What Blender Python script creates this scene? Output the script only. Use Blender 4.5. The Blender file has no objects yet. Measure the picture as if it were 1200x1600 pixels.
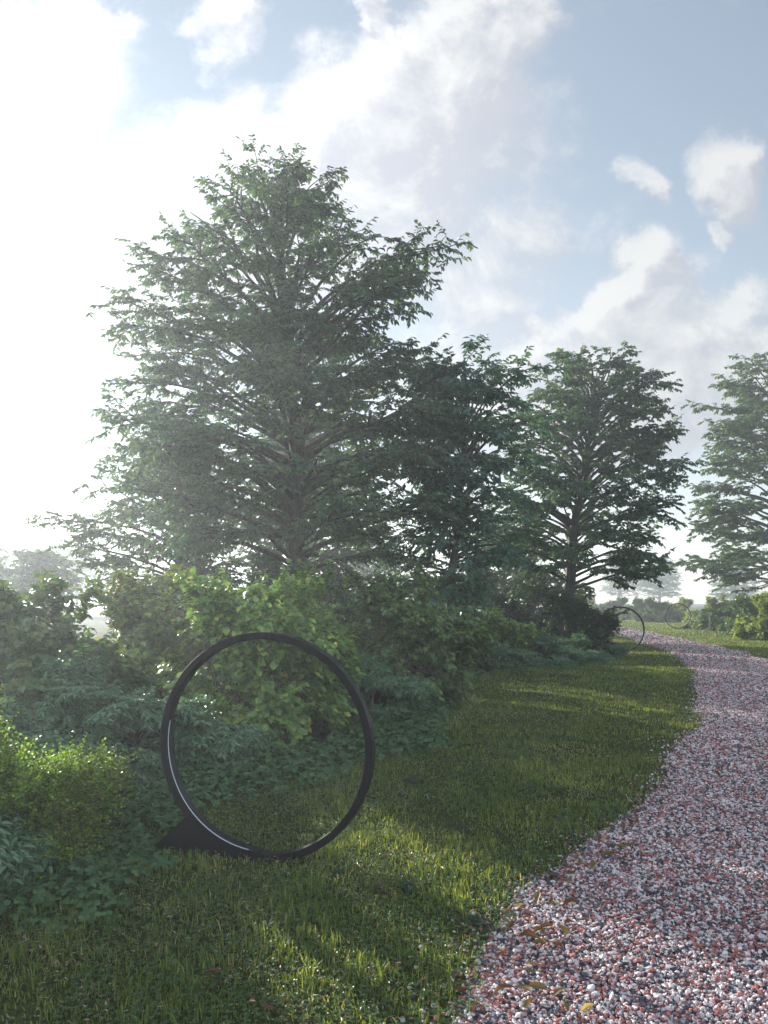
import bpy, math, random
import numpy as np
from mathutils import Vector

# ------------------------------------------------------------------ basics
SC = bpy.context.scene
COL = SC.collection
F, HZ, EYE = 1200.0, 937.0, 1.6            # focal length and horizon row measured on the photograph
R = math.radians


def gnd(px, py):
    """ground point seen at a pixel of the photograph"""
    d = F * EYE / (py - HZ)
    return ((px - 600) / F * d, d)


def atd(px, py, d):
    return ((px - 600) / F * d, d, EYE + (HZ - py) / F * d)


def X(px, d):
    return (px - 600) / F * d


def Z(py, d):
    return EYE + (HZ - py) / F * d


def tag(o, label=None, cat=None, group=None, kind=None):
    if label: o['label'] = label
    if cat: o['category'] = cat
    if group: o['group'] = group
    if kind: o['kind'] = kind
    return o


def empty(name, loc, label, cat, group=None):
    o = bpy.data.objects.new(name, None)
    COL.objects.link(o)
    o.location = loc
    o.empty_display_size = .2
    return tag(o, label, cat, group)


def nrmz(v):
    return v / np.maximum(np.linalg.norm(v, axis=-1, keepdims=True), 1e-9)


class MB:
    """collects vertices and faces, builds ONE mesh object"""
    def __init__(s):
        s.v, s.f, s.n = [], [], 0

    def add(s, v, f):
        v = np.asarray(v, dtype=np.float32).reshape(-1, 3)
        f = np.asarray(f, dtype=np.int64)
        s.v.append(v)
        s.f.append(f + s.n)
        s.n += len(v)

    def mesh(s, name, mat, smooth=False):
        me = bpy.data.meshes.new(name)
        v = np.concatenate(s.v)
        me.vertices.add(len(v))
        me.vertices.foreach_set('co', v.ravel())
        loops = np.concatenate([f.ravel() for f in s.f]).astype(np.int32)
        tot = np.concatenate([np.full(len(f), f.shape[1]) for f in s.f]).astype(np.int32)
        start = np.concatenate([[0], np.cumsum(tot)[:-1]]).astype(np.int32)
        me.loops.add(len(loops))
        me.loops.foreach_set('vertex_index', loops)
        me.polygons.add(len(tot))
        me.polygons.foreach_set('loop_start', start)
        me.polygons.foreach_set('use_smooth', np.full(len(tot), smooth))
        me.update(calc_edges=True)
        if mat: me.materials.append(mat)
        return me

    def build(s, name, mat, parent=None, smooth=False):
        o = bpy.data.objects.new(name, s.mesh(name, mat, smooth))
        COL.objects.link(o)
        if parent: o.parent = parent
        return o


def vnoise(x, y, seed=0):
    """smooth 2-D value noise, 0..1"""
    x = np.asarray(x, float); y = np.asarray(y, float)
    xi, yi = np.floor(x).astype(np.int64), np.floor(y).astype(np.int64)
    fx, fy = x - xi, y - yi
    fx, fy = fx * fx * (3 - 2 * fx), fy * fy * (3 - 2 * fy)

    def h(a, b):
        n = (a * 374761393 + b * 668265263 + seed * 974634777) & 0x7fffffff
        n = ((n ^ (n >> 13)) * 1274126177) & 0x7fffffff
        return ((n ^ (n >> 16)) & 0xffff) / 65535.0
    return (h(xi, yi) * (1 - fx) + h(xi + 1, yi) * fx) * (1 - fy) + (h(xi, yi + 1) * (1 - fx) + h(xi + 1, yi + 1) * fx) * fy


def fbm(x, y, seed=0, o=4):
    t, a, s = 0, .5, 0
    for k in range(o):
        t = t + a * vnoise(np.asarray(x) * 2 ** k, np.asarray(y) * 2 ** k, seed + k); s += a; a *= .5
    return t / s


# ------------------------------------------------------------------ materials
def new_mat(name):
    m = bpy.data.materials.new(name)
    m.use_nodes = True
    nt = m.node_tree
    nt.nodes.clear()
    out = nt.nodes.new('ShaderNodeOutputMaterial')
    return m, nt, out


def N(nt, typ, **kw):
    n = nt.nodes.new(typ)
    for k, v in kw.items():
        if k in n.inputs.keys() if hasattr(n.inputs, 'keys') else False:
            n.inputs[k].default_value = v
        else:
            setattr(n, k, v)
    return n


def ramp(nt, stops, interp='LINEAR'):
    r = nt.nodes.new('ShaderNodeValToRGB')
    r.color_ramp.interpolation = interp
    e = r.color_ramp.elements
    while len(e) < len(stops): e.new(.5)
    for k, (p, c) in enumerate(stops):
        e[k].position = p
        e[k].color = (*c, 1)
    return r


def leaf_mat(name, stops, trans=.35, tint=(1.25, 1.25, .55), rough=.45, spec=.35, patch=None, gain=1.):
    stops = [(p, tuple(min(c * gain, .9) for c in col)) for p, col in stops]
    m, nt, out = new_mat(name)
    L = nt.links.new
    geo = nt.nodes.new('ShaderNodeNewGeometry')
    rp = ramp(nt, stops)
    L(geo.outputs['Random Per Island'], rp.inputs[0])
    col = rp.outputs[0]
    if patch:                                             # broad drifts of colour through the turf
        tc = nt.nodes.new('ShaderNodeTexCoord')
        no = N(nt, 'ShaderNodeTexNoise', Scale=patch[1], Detail=4.0)
        L(tc.outputs['Object'], no.inputs['Vector'])
        pr = ramp(nt, [(.38, (0, 0, 0)), (.62, (1, 1, 1))])
        L(no.outputs[0], pr.inputs[0])
        mx = N(nt, 'ShaderNodeMixRGB', blend_type='MULTIPLY')
        L(pr.outputs[0], mx.inputs[0]); L(col, mx.inputs[1])
        mx.inputs[2].default_value = (*patch[0], 1)
        col = mx.outputs[0]
    b = nt.nodes.new('ShaderNodeBsdfPrincipled')
    L(col, b.inputs['Base Color'])
    b.inputs['Roughness'].default_value = rough
    b.inputs['Specular IOR Level'].default_value = spec
    t = nt.nodes.new('ShaderNodeBsdfTranslucent')
    tm = N(nt, 'ShaderNodeMixRGB', blend_type='MULTIPLY')
    tm.inputs[0].default_value = 1
    L(col, tm.inputs[1]); tm.inputs[2].default_value = (*tint, 1)
    L(tm.outputs[0], t.inputs[0])
    ms = nt.nodes.new('ShaderNodeMixShader')
    ms.inputs[0].default_value = trans
    L(b.outputs[0], ms.inputs[1]); L(t.outputs[0], ms.inputs[2])
    L(ms.outputs[0], out.inputs[0])
    return m


def bark_mat(name, a, b, scale=9):
    m, nt, out = new_mat(name)
    L = nt.links.new
    tc = nt.nodes.new('ShaderNodeTexCoord')
    mp = nt.nodes.new('ShaderNodeMapping')
    mp.inputs['Scale'].default_value = (1, 1, .22)
    L(tc.outputs['Object'], mp.inputs[0])
    no = N(nt, 'ShaderNodeTexNoise', Scale=scale * 2.0, Detail=6.0)
    L(mp.outputs[0], no.inputs['Vector'])
    rp = ramp(nt, [(.3, a), (.7, b)])
    L(no.outputs[0], rp.inputs[0])
    bs = nt.nodes.new('ShaderNodeBsdfPrincipled')
    bs.inputs['Roughness'].default_value = .85
    L(rp.outputs[0], bs.inputs['Base Color'])
    bp = N(nt, 'ShaderNodeBump', Strength=.6, Distance=.02)
    L(no.outputs[0], bp.inputs['Height'])
    L(bp.outputs[0], bs.inputs['Normal'])
    L(bs.outputs[0], out.inputs[0])
    return m


M = {}
M['tree_leaf'] = leaf_mat('tree_leaf', [(0, (.032, .068, .05)), (.5, (.05, .096, .068)), (.9, (.07, .117, .07)), (1, (.1, .13, .055))], .38, gain=1.85)
M['teal_leaf'] = leaf_mat('teal_leaf', [(0, (.03, .072, .056)), (.6, (.045, .1, .075)), (1, (.063, .12, .082))], .3, rough=.4, spec=.45, gain=1.85)
M['oak_leaf'] = leaf_mat('oak_leaf', [(0, (.028, .061, .04)), (.6, (.045, .089, .053)), (1, (.072, .115, .054))], .36, gain=1.7)
M['far_leaf'] = leaf_mat('far_leaf', [(0, (.038, .075, .05)), (.6, (.057, .1, .062)), (1, (.095, .12, .04))], .36, gain=1.75)
M['hazel_leaf'] = leaf_mat('hazel_leaf', [(0, (.045, .085, .026)), (.55, (.075, .125, .034)), (.88, (.12, .165, .04)), (1, (.26, .22, .035))], .34, rough=.38, spec=.6, gain=1.79)
M['hazel_bright'] = leaf_mat('hazel_bright', [(0, (.055, .11, .03)), (.6, (.1, .175, .042)), (.9, (.16, .23, .05)), (1, (.28, .27, .045))], .36, rough=.38, spec=.6, gain=1.90)
M['hazel_dull'] = leaf_mat('hazel_dull', [(0, (.04, .08, .033)), (.55, (.066, .115, .04)), (.93, (.1, .135, .036)), (1, (.15, .15, .035))], .32, rough=.38, spec=.6, gain=1.85)
M['hazel_gold'] = leaf_mat('hazel_gold', [(0, (.055, .092, .03)), (.5, (.09, .13, .036)), (.85, (.15, .17, .04)), (1, (.27, .24, .04))], .34, rough=.38, spec=.6, gain=1.79)
M['hedge_leaf'] = leaf_mat('hedge_leaf', [(0, (.08, .12, .04)), (.5, (.14, .18, .05)), (.85, (.21, .23, .055)), (1, (.32, .27, .06))], .42, gain=2.0)
M['spray_leaf'] = leaf_mat('spray_leaf', [(0, (.05, .105, .06)), (.6, (.08, .15, .088)), (1, (.11, .19, .115))], .3, rough=.42, spec=.45, gain=1.75)
M['lime_leaf'] = leaf_mat('lime_leaf', [(0, (.08, .17, .028)), (.6, (.17, .3, .04)), (1, (.3, .42, .05))], .4, gain=1.25)
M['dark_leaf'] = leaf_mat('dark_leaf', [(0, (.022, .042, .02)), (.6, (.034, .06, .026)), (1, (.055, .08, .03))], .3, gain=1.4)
M['cover_leaf'] = leaf_mat('cover_leaf', [(0, (.042, .09, .04)), (.6, (.068, .135, .056)), (1, (.1, .18, .078))], .3, rough=.7, spec=.12, gain=1.1)
M['grass'] = leaf_mat('grass', [(0, (.05, .082, .025)), (.45, (.085, .128, .034)), (.8, (.135, .172, .04)), (.93, (.18, .2, .05)), (1, (.3, .26, .13))], .42, tint=(1.35, 1.2, .4), rough=.5, patch=((.72, .82, .7), .9), gain=1.8)
M['straw'] = leaf_mat('straw', [(0, (.17, .13, .07)), (.6, (.28, .23, .14)), (1, (.42, .37, .27))], .2)
M['clover'] = leaf_mat('clover', [(0, (.035, .08, .025)), (.7, (.06, .125, .035)), (1, (.09, .16, .05))], .3)
M['weed'] = leaf_mat('weed', [(0, (.02, .045, .035)), (1, (.04, .075, .055))], .25)
M['bark'] = bark_mat('bark', (.045, .036, .03), (.12, .1, .085))
M['twig'] = bark_mat('twig', (.03, .024, .018), (.07, .052, .036), 20)
M['red_twig'] = bark_mat('red_twig', (.13, .05, .025), (.2, .09, .045), 20)
M['fallen_brown'] = leaf_mat('fallen_brown', [(0, (.08, .04, .018)), (1, (.14, .07, .028))], .3, (1.15, 1.0, .5))
M['fallen_olive'] = leaf_mat('fallen_olive', [(0, (.11, .085, .025)), (1, (.18, .135, .04))], .3, (1.4, 1.1, .4))
M['fallen_yellow'] = leaf_mat('fallen_yellow', [(0, (.5, .36, .07)), (1, (.6, .45, .12))], .35)
M['stake'] = bark_mat('stake', (.2, .1, .08), (.36, .2, .17), 16)


def metal_mat():
    m, nt, out = new_mat('black_metal')
    L = nt.links.new
    tc = nt.nodes.new('ShaderNodeTexCoord')
    no = N(nt, 'ShaderNodeTexNoise', Scale=220.0, Detail=3.0)
    n2 = N(nt, 'ShaderNodeTexNoise', Scale=5.0, Detail=5.0)
    L(tc.outputs['Object'], no.inputs['Vector']); L(tc.outputs['Object'], n2.inputs['Vector'])
    b = nt.nodes.new('ShaderNodeBsdfPrincipled')
    b.inputs['Base Color'].default_value = (.012, .012, .014, 1)
    rr = ramp(nt, [(.3, (.34, .34, .34)), (.7, (.5, .5, .5))])
    L(n2.outputs[0], rr.inputs[0]); L(rr.outputs[0], b.inputs['Roughness'])
    b.inputs['Specular IOR Level'].default_value = .18
    bp = N(nt, 'ShaderNodeBump', Strength=.08, Distance=.002)
    L(no.outputs[0], bp.inputs['Height']); L(bp.outputs[0], b.inputs['Normal'])
    L(b.outputs[0], out.inputs[0])
    return m


def plain(name, col, rough=.5):
    m, nt, out = new_mat(name)
    tc = nt.nodes.new('ShaderNodeTexCoord')
    no = N(nt, 'ShaderNodeTexNoise', Scale=30.0, Detail=3.0)
    nt.links.new(tc.outputs['Object'], no.inputs['Vector'])
    rp = ramp(nt, [(.3, tuple(c * .9 for c in col)), (.7, col)])
    nt.links.new(no.outputs[0], rp.inputs[0])
    b = nt.nodes.new('ShaderNodeBsdfPrincipled')
    nt.links.new(rp.outputs[0], b.inputs['Base Color'])
    b.inputs['Roughness'].default_value = rough
    nt.links.new(b.outputs[0], out.inputs[0])
    return m


M['metal'] = metal_mat()
M['diffuser'] = plain('diffuser', (.62, .68, .78), .25)


def ground_mat():
    m, nt, out = new_mat('turf_soil')
    L = nt.links.new
    tc = nt.nodes.new('ShaderNodeTexCoord')
    a = N(nt, 'ShaderNodeTexNoise', Scale=.45, Detail=5.0)
    c = N(nt, 'ShaderNodeTexNoise', Scale=38.0, Detail=6.0)
    L(tc.outputs['Object'], a.inputs['Vector']); L(tc.outputs['Object'], c.inputs['Vector'])
    r1 = ramp(nt, [(.3, (.03, .038, .014)), (.55, (.05, .068, .02)), (.75, (.075, .095, .028))])
    r2 = ramp(nt, [(.35, (.4, .4, .38)), (.65, (1.15, 1.12, 1))])
    L(a.outputs[0], r1.inputs[0]); L(c.outputs[0], r2.inputs[0])
    mx = N(nt, 'ShaderNodeMixRGB', blend_type='MULTIPLY')
    mx.inputs[0].default_value = 1
    L(r1.outputs[0], mx.inputs[1]); L(r2.outputs[0], mx.inputs[2])
    b = nt.nodes.new('ShaderNodeBsdfPrincipled')
    b.inputs['Roughness'].default_value = .95
    b.inputs['Specular IOR Level'].default_value = .1
    L(mx.outputs[0], b.inputs['Base Color'])
    bp = N(nt, 'ShaderNodeBump', Strength=.7, Distance=.03)
    L(c.outputs[0], bp.inputs['Height']); L(bp.outputs[0], b.inputs['Normal'])
    L(b.outputs[0], out.inputs[0])
    return m


STONE = [(0, (.56, .53, .54)), (.16, (.72, .68, .68)), (.27, (.46, .45, .47)), (.34, (.64, .57, .58)), (.4, (.4, .15, .135)), (.52, (.3, .1, .09)), (.62, (.48, .23, .21)), (.69, (.07, .08, .1)), (.84, (.035, .04, .055)), (.93, (.12, .135, .165))]


def stone_mat():
    m, nt, out = new_mat('gravel_stone')
    L = nt.links.new
    geo = nt.nodes.new('ShaderNodeNewGeometry')
    rp = ramp(nt, STONE, 'CONSTANT')
    L(geo.outputs['Random Per Island'], rp.inputs[0])
    tc = nt.nodes.new('ShaderNodeTexCoord')
    no = N(nt, 'ShaderNodeTexNoise', Scale=160.0, Detail=4.0)
    L(tc.outputs['Object'], no.inputs['Vector'])
    r2 = ramp(nt, [(.3, (.66, .64, .63)), (.6, (1, 1, 1))])
    L(no.outputs[0], r2.inputs[0])
    mx = N(nt, 'ShaderNodeMixRGB', blend_type='MULTIPLY')
    mx.inputs[0].default_value = 1
    L(rp.outputs[0], mx.inputs[1]); L(r2.outputs[0], mx.inputs[2])
    b = nt.nodes.new('ShaderNodeBsdfPrincipled')
    b.inputs['Roughness'].default_value = .6
    b.inputs['Specular IOR Level'].default_value = .35
    L(mx.outputs[0], b.inputs['Base Color'])
    L(b.outputs[0], out.inputs[0])
    return m


def path_mat():
    m, nt, out = new_mat('gravel_bed')
    L = nt.links.new
    tc = nt.nodes.new('ShaderNodeTexCoord')
    vo = N(nt, 'ShaderNodeTexVoronoi', Scale=38.0)
    L(tc.outputs['Object'], vo.inputs['Vector'])
    sp = nt.nodes.new('ShaderNodeSeparateColor')
    L(vo.outputs['Color'], sp.inputs[0])
    rp = ramp(nt, STONE, 'CONSTANT')
    L(sp.outputs[0], rp.inputs[0])
    r2 = ramp(nt, [(.1, (1, 1, 1)), (.75, (.15, .15, .16))])
    L(vo.outputs['Distance'], r2.inputs[0])
    mx = N(nt, 'ShaderNodeMixRGB', blend_type='MULTIPLY')
    mx.inputs[0].default_value = .8
    L(rp.outputs[0], mx.inputs[1]); L(r2.outputs[0], mx.inputs[2])
    b = nt.nodes.new('ShaderNodeBsdfPrincipled')
    b.inputs['Roughness'].default_value = .8
    L(mx.outputs[0], b.inputs['Base Color'])
    bp = N(nt, 'ShaderNodeBump', Strength=.8, Distance=.015)
    bp.invert = True
    L(vo.outputs['Distance'], bp.inputs['Height']); L(bp.outputs[0], b.inputs['Normal'])
    L(b.outputs[0], out.inputs[0])
    return m


M['ground'], M['stone'], M['path'] = ground_mat(), stone_mat(), path_mat()

# ------------------------------------------------------------------ leaf shapes: x along the leaf, y across, z off the blade
OVATE = (np.array([(0, 0, 0), (.3, .5, .09), (.72, .33, .03), (1, 0, -.12), (.72, -.33, .03), (.3, -.5, .09)], float),
         [np.array([(0, 3, 2, 1), (0, 5, 4, 3)])])
ROUND = (np.array([(0, 0, 0), (.08, .3, .05), (.35, .52, .1), (.68, .42, .06), (.9, .16, -.05), (1.04, 0, -.13),
                   (.9, -.16, -.05), (.68, -.42, .06), (.35, -.52, .1), (.08, -.3, .05), (.5, 0, 0)], float),
         [np.array([(10, 0, 1, 2), (10, 2, 3, 4), (10, 6, 7, 8), (10, 8, 9, 0)]), np.array([(10, 4, 5), (10, 5, 6)])])
DISC = (np.array([(0, 0, 0), (.25, .45, .06), (.7, .48, .04), (1, .12, -.04), (1, -.12, -.04), (.7, -.48, .04), (.25, -.45, .06)], float),
        [np.array([(0, 3, 2, 1), (0, 6, 5, 4)]), np.array([(0, 4, 3)])])
KITE = (np.array([(0, 0, 0), (.45, .5, .05), (1, 0, -.05), (.45, -.5, .05)], float), [np.array([(0, 3, 2, 1)])])


def add_leaves(mb, pos, axis, nrm, length, width, shape):
    tv, tf = shape
    axis = nrmz(axis)
    side = nrmz(np.cross(nrm, axis))
    nn = np.cross(axis, side)
    L = np.asarray(length).reshape(-1, 1, 1)
    W = np.asarray(width).reshape(-1, 1, 1)
    v = pos[:, None, :] + axis[:, None, :] * tv[None, :, 0:1] * L + side[:, None, :] * tv[None, :, 1:2] * W + nn[:, None, :] * tv[None, :, 2:3] * L
    k = len(tv)
    off = (np.arange(len(pos)) * k)[:, None, None]
    base = mb.n
    first = True
    for f in tf:
        ff = (f[None] + off).reshape(-1, f.shape[1])
        if first:
            mb.add(v, ff); first = False
        else:
            mb.f.append(ff + base)


def add_tubes(mb, P, Rad, sides):
    """P (M,N,3) polylines, Rad (M,N) radii"""
    P = np.asarray(P, float); Rad = np.asarray(Rad, float)
    Mn, Nn = Rad.shape
    T = np.gradient(P, axis=1)
    T = nrmz(T)
    ref = np.where(np.abs(T[..., 2:3]) > .8, np.array([1., .1, 0]), np.array([.05, .02, 1.]))
    U = nrmz(np.cross(T, ref)); V = np.cross(T, U)
    a = np.arange(sides) / sides * 2 * math.pi
    ring = U[:, :, None, :] * np.cos(a)[None, None, :, None] + V[:, :, None, :] * np.sin(a)[None, None, :, None]
    v = P[:, :, None, :] + ring * Rad[:, :, None, None]
    i = np.arange(Nn - 1)[:, None]; j = np.arange(sides)[None, :]; j2 = (j + 1) % sides
    q = np.stack([i * sides + j, i * sides + j2, (i + 1) * sides + j2, (i + 1) * sides + j], -1).reshape(-1, 4)
    f = (q[None] + (np.arange(Mn) * Nn * sides)[:, None, None]).reshape(-1, 4)
    mb.add(v, f)


# ------------------------------------------------------------------ trees
def grow_tree(seed, H, r0, z0, prof, n_limb, leaf_len, leaf_w, per_twig, leaf_m, bend=0., stems=1, twig_step=.1,
              sec_step=.2, gap=.0, droop=.12, shape=OVATE, top_rise=58, low_rise=12, fill=1.0):
    """returns (wood mesh, leaf mesh). prof: rows (z, reach to -x, reach to +x)"""
    rng = np.random.default_rng(seed)
    prof = np.array(sorted(prof), float)
    wood, leaf = MB(), MB()
    trunks = []
    for s in range(stems):
        n = 14
        t = np.linspace(0, 1, n)
        sp = 0 if stems == 1 else .22 * H
        ang = s / max(stems, 1) * 6.28 + .5
        w = np.cumsum(rng.normal(0, .012 * H, (n, 2)), 0) * .35
        P = np.stack([bend * t ** 1.6 + w[:, 0] + sp * math.cos(ang) * t ** 1.2 + (.1 * math.cos(ang) if stems > 1 else 0),
                      w[:, 1] + sp * math.sin(ang) * t ** 1.2 + (.1 * math.sin(ang) if stems > 1 else 0), t * H * .93 * (1 if stems == 1 else .85)], 1)
        P[0, 2] = -.08
        rad = r0 * (1 - t) ** .85 * .93 + .012
        rad[0] *= 1.35
        if stems > 1: rad *= .6
        add_tubes(wood, P[None], rad[None], 12)
        trunks.append((P, rad))

    def reach(z, c, s_):
        rl = np.interp(z, prof[:, 0], prof[:, 1]); rr = np.interp(z, prof[:, 0], prof[:, 2])
        rx = max(rr if c > 0 else rl, .12); ry = max(.5 * (rl + rr) * .92, .12)
        r = 1 / math.sqrt((c / rx) ** 2 + (s_ / ry) ** 2)
        return max(r - .3, .72 * r)

    secs, secr = [], []          # secondaries
    twp = []                     # twigs
    lp, la, ln = [], [], []
    zt = prof[0, 0] + (prof[-1, 0] - prof[0, 0]) * np.linspace(0, 1, n_limb) ** .78
    az = rng.uniform(0, 6.28)
    limbs, limbr = [], []
    for i in range(n_limb):
        az += 2.39996 + rng.normal(0, .25)
        z = zt[i] + rng.normal(0, .25 * H / n_limb)
        z = min(max(z, prof[0, 0]), prof[-1, 0])
        lay = .045 * H + .12
        hel = (az % 6.2832) / 6.2832 * 2
        z = .35 * z + .65 * (round(z / lay - hel) + hel) * lay + rng.normal(0, .08)
        z = min(max(z, prof[0, 0]), prof[-1, 0])
        c, s_ = math.cos(az), math.sin(az)
        L = reach(z, c, s_) * (.62 if s_ < -.55 and .3 < (z - z0) / (H - z0) < .75 and i % 2 else 1.) * (rng.uniform(.86, 1.04) if i % 3 else rng.uniform(.45, .85))
        fz = (z - z0) / (H - z0)
        P0, rd0 = trunks[i % stems]
        up = R(low_rise + (top_rise - low_rise) * max(fz, 0) ** 1.1)
        zs = max(z - min(L * math.tan(up), (.035 + .15 * max(fz, 0)) * H), z0 * rng.uniform(.8, 1.05))
        zs = min(zs, P0[-2, 2])
        k = np.interp(zs, P0[:, 2], np.arange(len(P0)))
        S = np.array([np.interp(zs, P0[:, 2], P0[:, a]) for a in range(3)])
        cen = np.array([np.interp(z, P0[:, 2], P0[:, 0]), np.interp(z, P0[:, 2], P0[:, 1])]) if stems == 1 else np.zeros(2)
        T = np.array([c * L + cen[0] * .15, s_ * L + cen[1] * .3, z])
        if math.hypot(T[0] - S[0], T[1] - S[1]) < .15: T[:2] += .15
        nn = 9
        t = np.linspace(0, 1, nn)[:, None]
        C = S * .5 + T * .5
        C[2] = S[2] * .12 + T[2] * .88 + .05 * L
        P = S * (1 - t) ** 2 + 2 * C * t * (1 - t) + T * t * t
        wob = np.cumsum(rng.normal(0, .035 * L, (nn, 3)) * np.array([1, 1, .6]), 0) * t
        P = P + wob
        rb = min(np.interp(zs, P0[:, 2], rd0) * .5, .01 + .0135 * L)
        rad = rb * (1 - t[:, 0]) ** .8 + .006
        limbs.append(P); limbr.append(rad)
        # secondaries
        n2 = max(5, int(L / sec_step))
        for q in range(n2):
            t0 = .2 if L < 1.6 else .34
            tt = min(t0 + (1 - t0) * ((q + rng.uniform(.1, .9)) / n2) ** .72, .995)
            if rng.random() < gap: continue
            kk = tt * (nn - 1); k0 = min(int(kk), nn - 2); fr = kk - k0
            B = P[k0] * (1 - fr) + P[k0 + 1] * fr
            D = nrmz(P[k0 + 1] - P[k0])
            sgn = 1 if q % 2 else -1
            a2 = sgn * R(rng.uniform(30, 68))
            D2 = np.array([D[0] * math.cos(a2) - D[1] * math.sin(a2), D[0] * math.sin(a2) + D[1] * math.cos(a2), D[2] * .4 + rng.normal(.06, .2 + .2 * tt * tt)])
            if q == n2 - 1: D2 = D + rng.normal(0, .3, 3)
            D2 = nrmz(D2)
            l2 = min(max((.3 + .42 * (1 - tt)) * L * .72, .5), 1.7) * rng.uniform(.6, 1.15)
            t2 = np.linspace(0, 1, 5)[:, None]
            Q = B + D2 * l2 * t2 + np.array([0, 0, -droop * l2]) * t2 ** 2 + np.cumsum(rng.normal(0, .04 * l2, (5, 3)), 0) * t2
            secs.append(Q)
            r2 = min(rad[k0] * .6, .006 + .01 * l2)
            secr.append(r2 * (1 - t2[:, 0]) + .0035)
            n3 = max(3, int(l2 / twig_step))
            u = .12 + .88 * (np.arange(n3) + rng.uniform(0, 1, n3)) / n3
            kk = u * 4; k0a = np.minimum(kk.astype(int), 3); fra = (kk - k0a)[:, None]
            TB = Q[k0a] * (1 - fra) + Q[k0a + 1] * fra
            TD = nrmz(Q[k0a + 1] - Q[k0a])
            sg = np.where(np.arange(n3) % 2, 1, -1) * R(45) + rng.normal(0, .35, n3)
            cx, sx = np.cos(sg), np.sin(sg)
            T3 = nrmz(np.stack([TD[:, 0] * cx - TD[:, 1] * sx, TD[:, 0] * sx + TD[:, 1] * cx, TD[:, 2] * .5 + rng.normal(.06, .36, n3)], 1))
            l3 = rng.uniform(.12, .34, n3) * (.75 + .25 * leaf_len / .1)
            E = TB + T3 * l3[:, None] + np.array([0, 0, -.05]) * rng.uniform(0, 1, (n3, 1))
            twp.append(np.stack([TB, (TB + E) / 2 + rng.normal(0, .012, (n3, 3)), E], 1))
    wr = wood
    add_tubes(wr, np.array(limbs), np.array(limbr), 7)
    add_tubes(wr, np.array(secs), np.array(secr), 4)
    TW = np.concatenate(twp)
    add_tubes(wr, TW, np.tile(np.array([.0035, .0028, .0015]), (len(TW), 1)), 3)
    # leaves along twigs
    n = per_twig
    m = len(TW)
    u = (np.arange(n)[None, :] + rng.uniform(0, 1, (m, n))) / n
    keep = rng.random((m, n)) < fill
    u1 = u[..., None]
    pos = np.where(u1 < .5, TW[:, None, 0] * (1 - 2 * u1) + TW[:, None, 1] * 2 * u1, TW[:, None, 1] * (2 - 2 * u1) + TW[:, None, 2] * (2 * u1 - 1))
    D = nrmz(TW[:, 2] - TW[:, 0])[:, None, :]
    S = nrmz(np.cross(D, np.array([0, 0, 1.])))
    sg = np.where(np.arange(n) % 2, 1., -1.)[None, :, None]
    axis = D * rng.uniform(.2, 1, (m, n, 1)) + S * sg * rng.uniform(.4, 1, (m, n, 1)) + np.array([0, 0, -1]) * rng.uniform(.05, .75, (m, n, 1))
    nv = np.array([0, 0, 1.]) + rng.normal(0, .42, (m, n, 3)) + axis * .2
    sel = keep.ravel()
    pos = pos.reshape(-1, 3)[sel]; axis = axis.reshape(-1, 3)[sel]; nv = nv.reshape(-1, 3)[sel]
    sc = rng.uniform(.65, 1.15, len(pos))
    add_leaves(leaf, pos, axis, nv, leaf_len * sc, leaf_w * sc, shape)
    print('TREE leaves', len(pos), 'twigs', m)
    return wood.mesh('trunk', M['bark'], True), leaf.mesh('crown', M[leaf_m])


def put_tree(name, meshes, loc, label, rz=0, sc=1., group=None):
    o = empty(name, loc, label, 'tree', group)
    o.rotation_euler.z = rz
    o.scale = (sc, sc, sc)
    for nm, me in zip(('trunk', 'crown'), meshes):
        c = bpy.data.objects.new(nm, me)
        COL.objects.link(c)
        c.parent = o
    return o


def copy_thing(src, loc, label, rz=0., sc=(1, 1, 1), group=None):
    o = src.copy()
    COL.objects.link(o)
    o.location = loc; o.rotation_euler = (0, 0, rz); o.scale = sc
    o['label'] = label
    if group: o['group'] = group
    for ch in list(src.children):
        c = ch.copy()
        COL.objects.link(c)
        c.parent = o
    return o


def pxprof(rows, cx, d):
    """rows (pixel row, left pixel, right pixel) of the crown outline -> (z, reach left, reach right)"""
    return [(Z(y, d), (cx - l) / F * d, (r - cx) / F * d) for y, l, r in rows]


TG = 'trees along the path'
d = 14.0
main = grow_tree(11, Z(255, d), .17, 1.5, pxprof([(278, 375, 465), (295, 335, 515), (335, 305, 555), (375, 250, 590), (405, 225, 720), (440, 225, 680), (480, 185, 690), (520, 175, 715),
    (570, 205, 680), (620, 185, 725), (680, 180, 730), (740, 150, 700), (800, 145, 740), (860, 180, 700)], 460, d),
    165, .1, .048, 13, 'tree_leaf', bend=-.5, fill=.82, gap=.17, sec_step=.165)
T_MAIN = put_tree('broadleaf_tree', main, (X(460, d), d, 0), 'tallest broadleaf tree, standing straight behind the hazel bushes and the nearest ring', group=TG)
d = 17.5
left = grow_tree(23, Z(690, d), .09, 1.0, pxprof([(700, 240, 320), (750, 115, 360), (830, 95, 390), (880, 90, 400), (945, 130, 390)], 280, d),
    84, .11, .053, 12, 'far_leaf', fill=.85, gap=.08)
T_LEFT = put_tree('broadleaf_tree', left, (X(280, d), d, 0), 'lower broadleaf tree with a thin trunk, left of and behind the tallest tree', group=TG)
d = 14.2
teal = grow_tree(35, Z(552, d), .1, .8, pxprof([(560, 690, 800), (600, 640, 850), (680, 620, 855), (760, 610, 840), (840, 600, 830), (900, 600, 790), (955, 620, 780)], 700, d),
    112, .12, .055, 11, 'teal_leaf', bend=.35, droop=.3, fill=.85, gap=.08, low_rise=-4)
T_TEAL = put_tree('broadleaf_tree', teal, (X(700, d), d, 0), 'dark blue-green tree with drooping boughs between the tallest tree and the oak', group=TG)
d = 23.0
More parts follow.
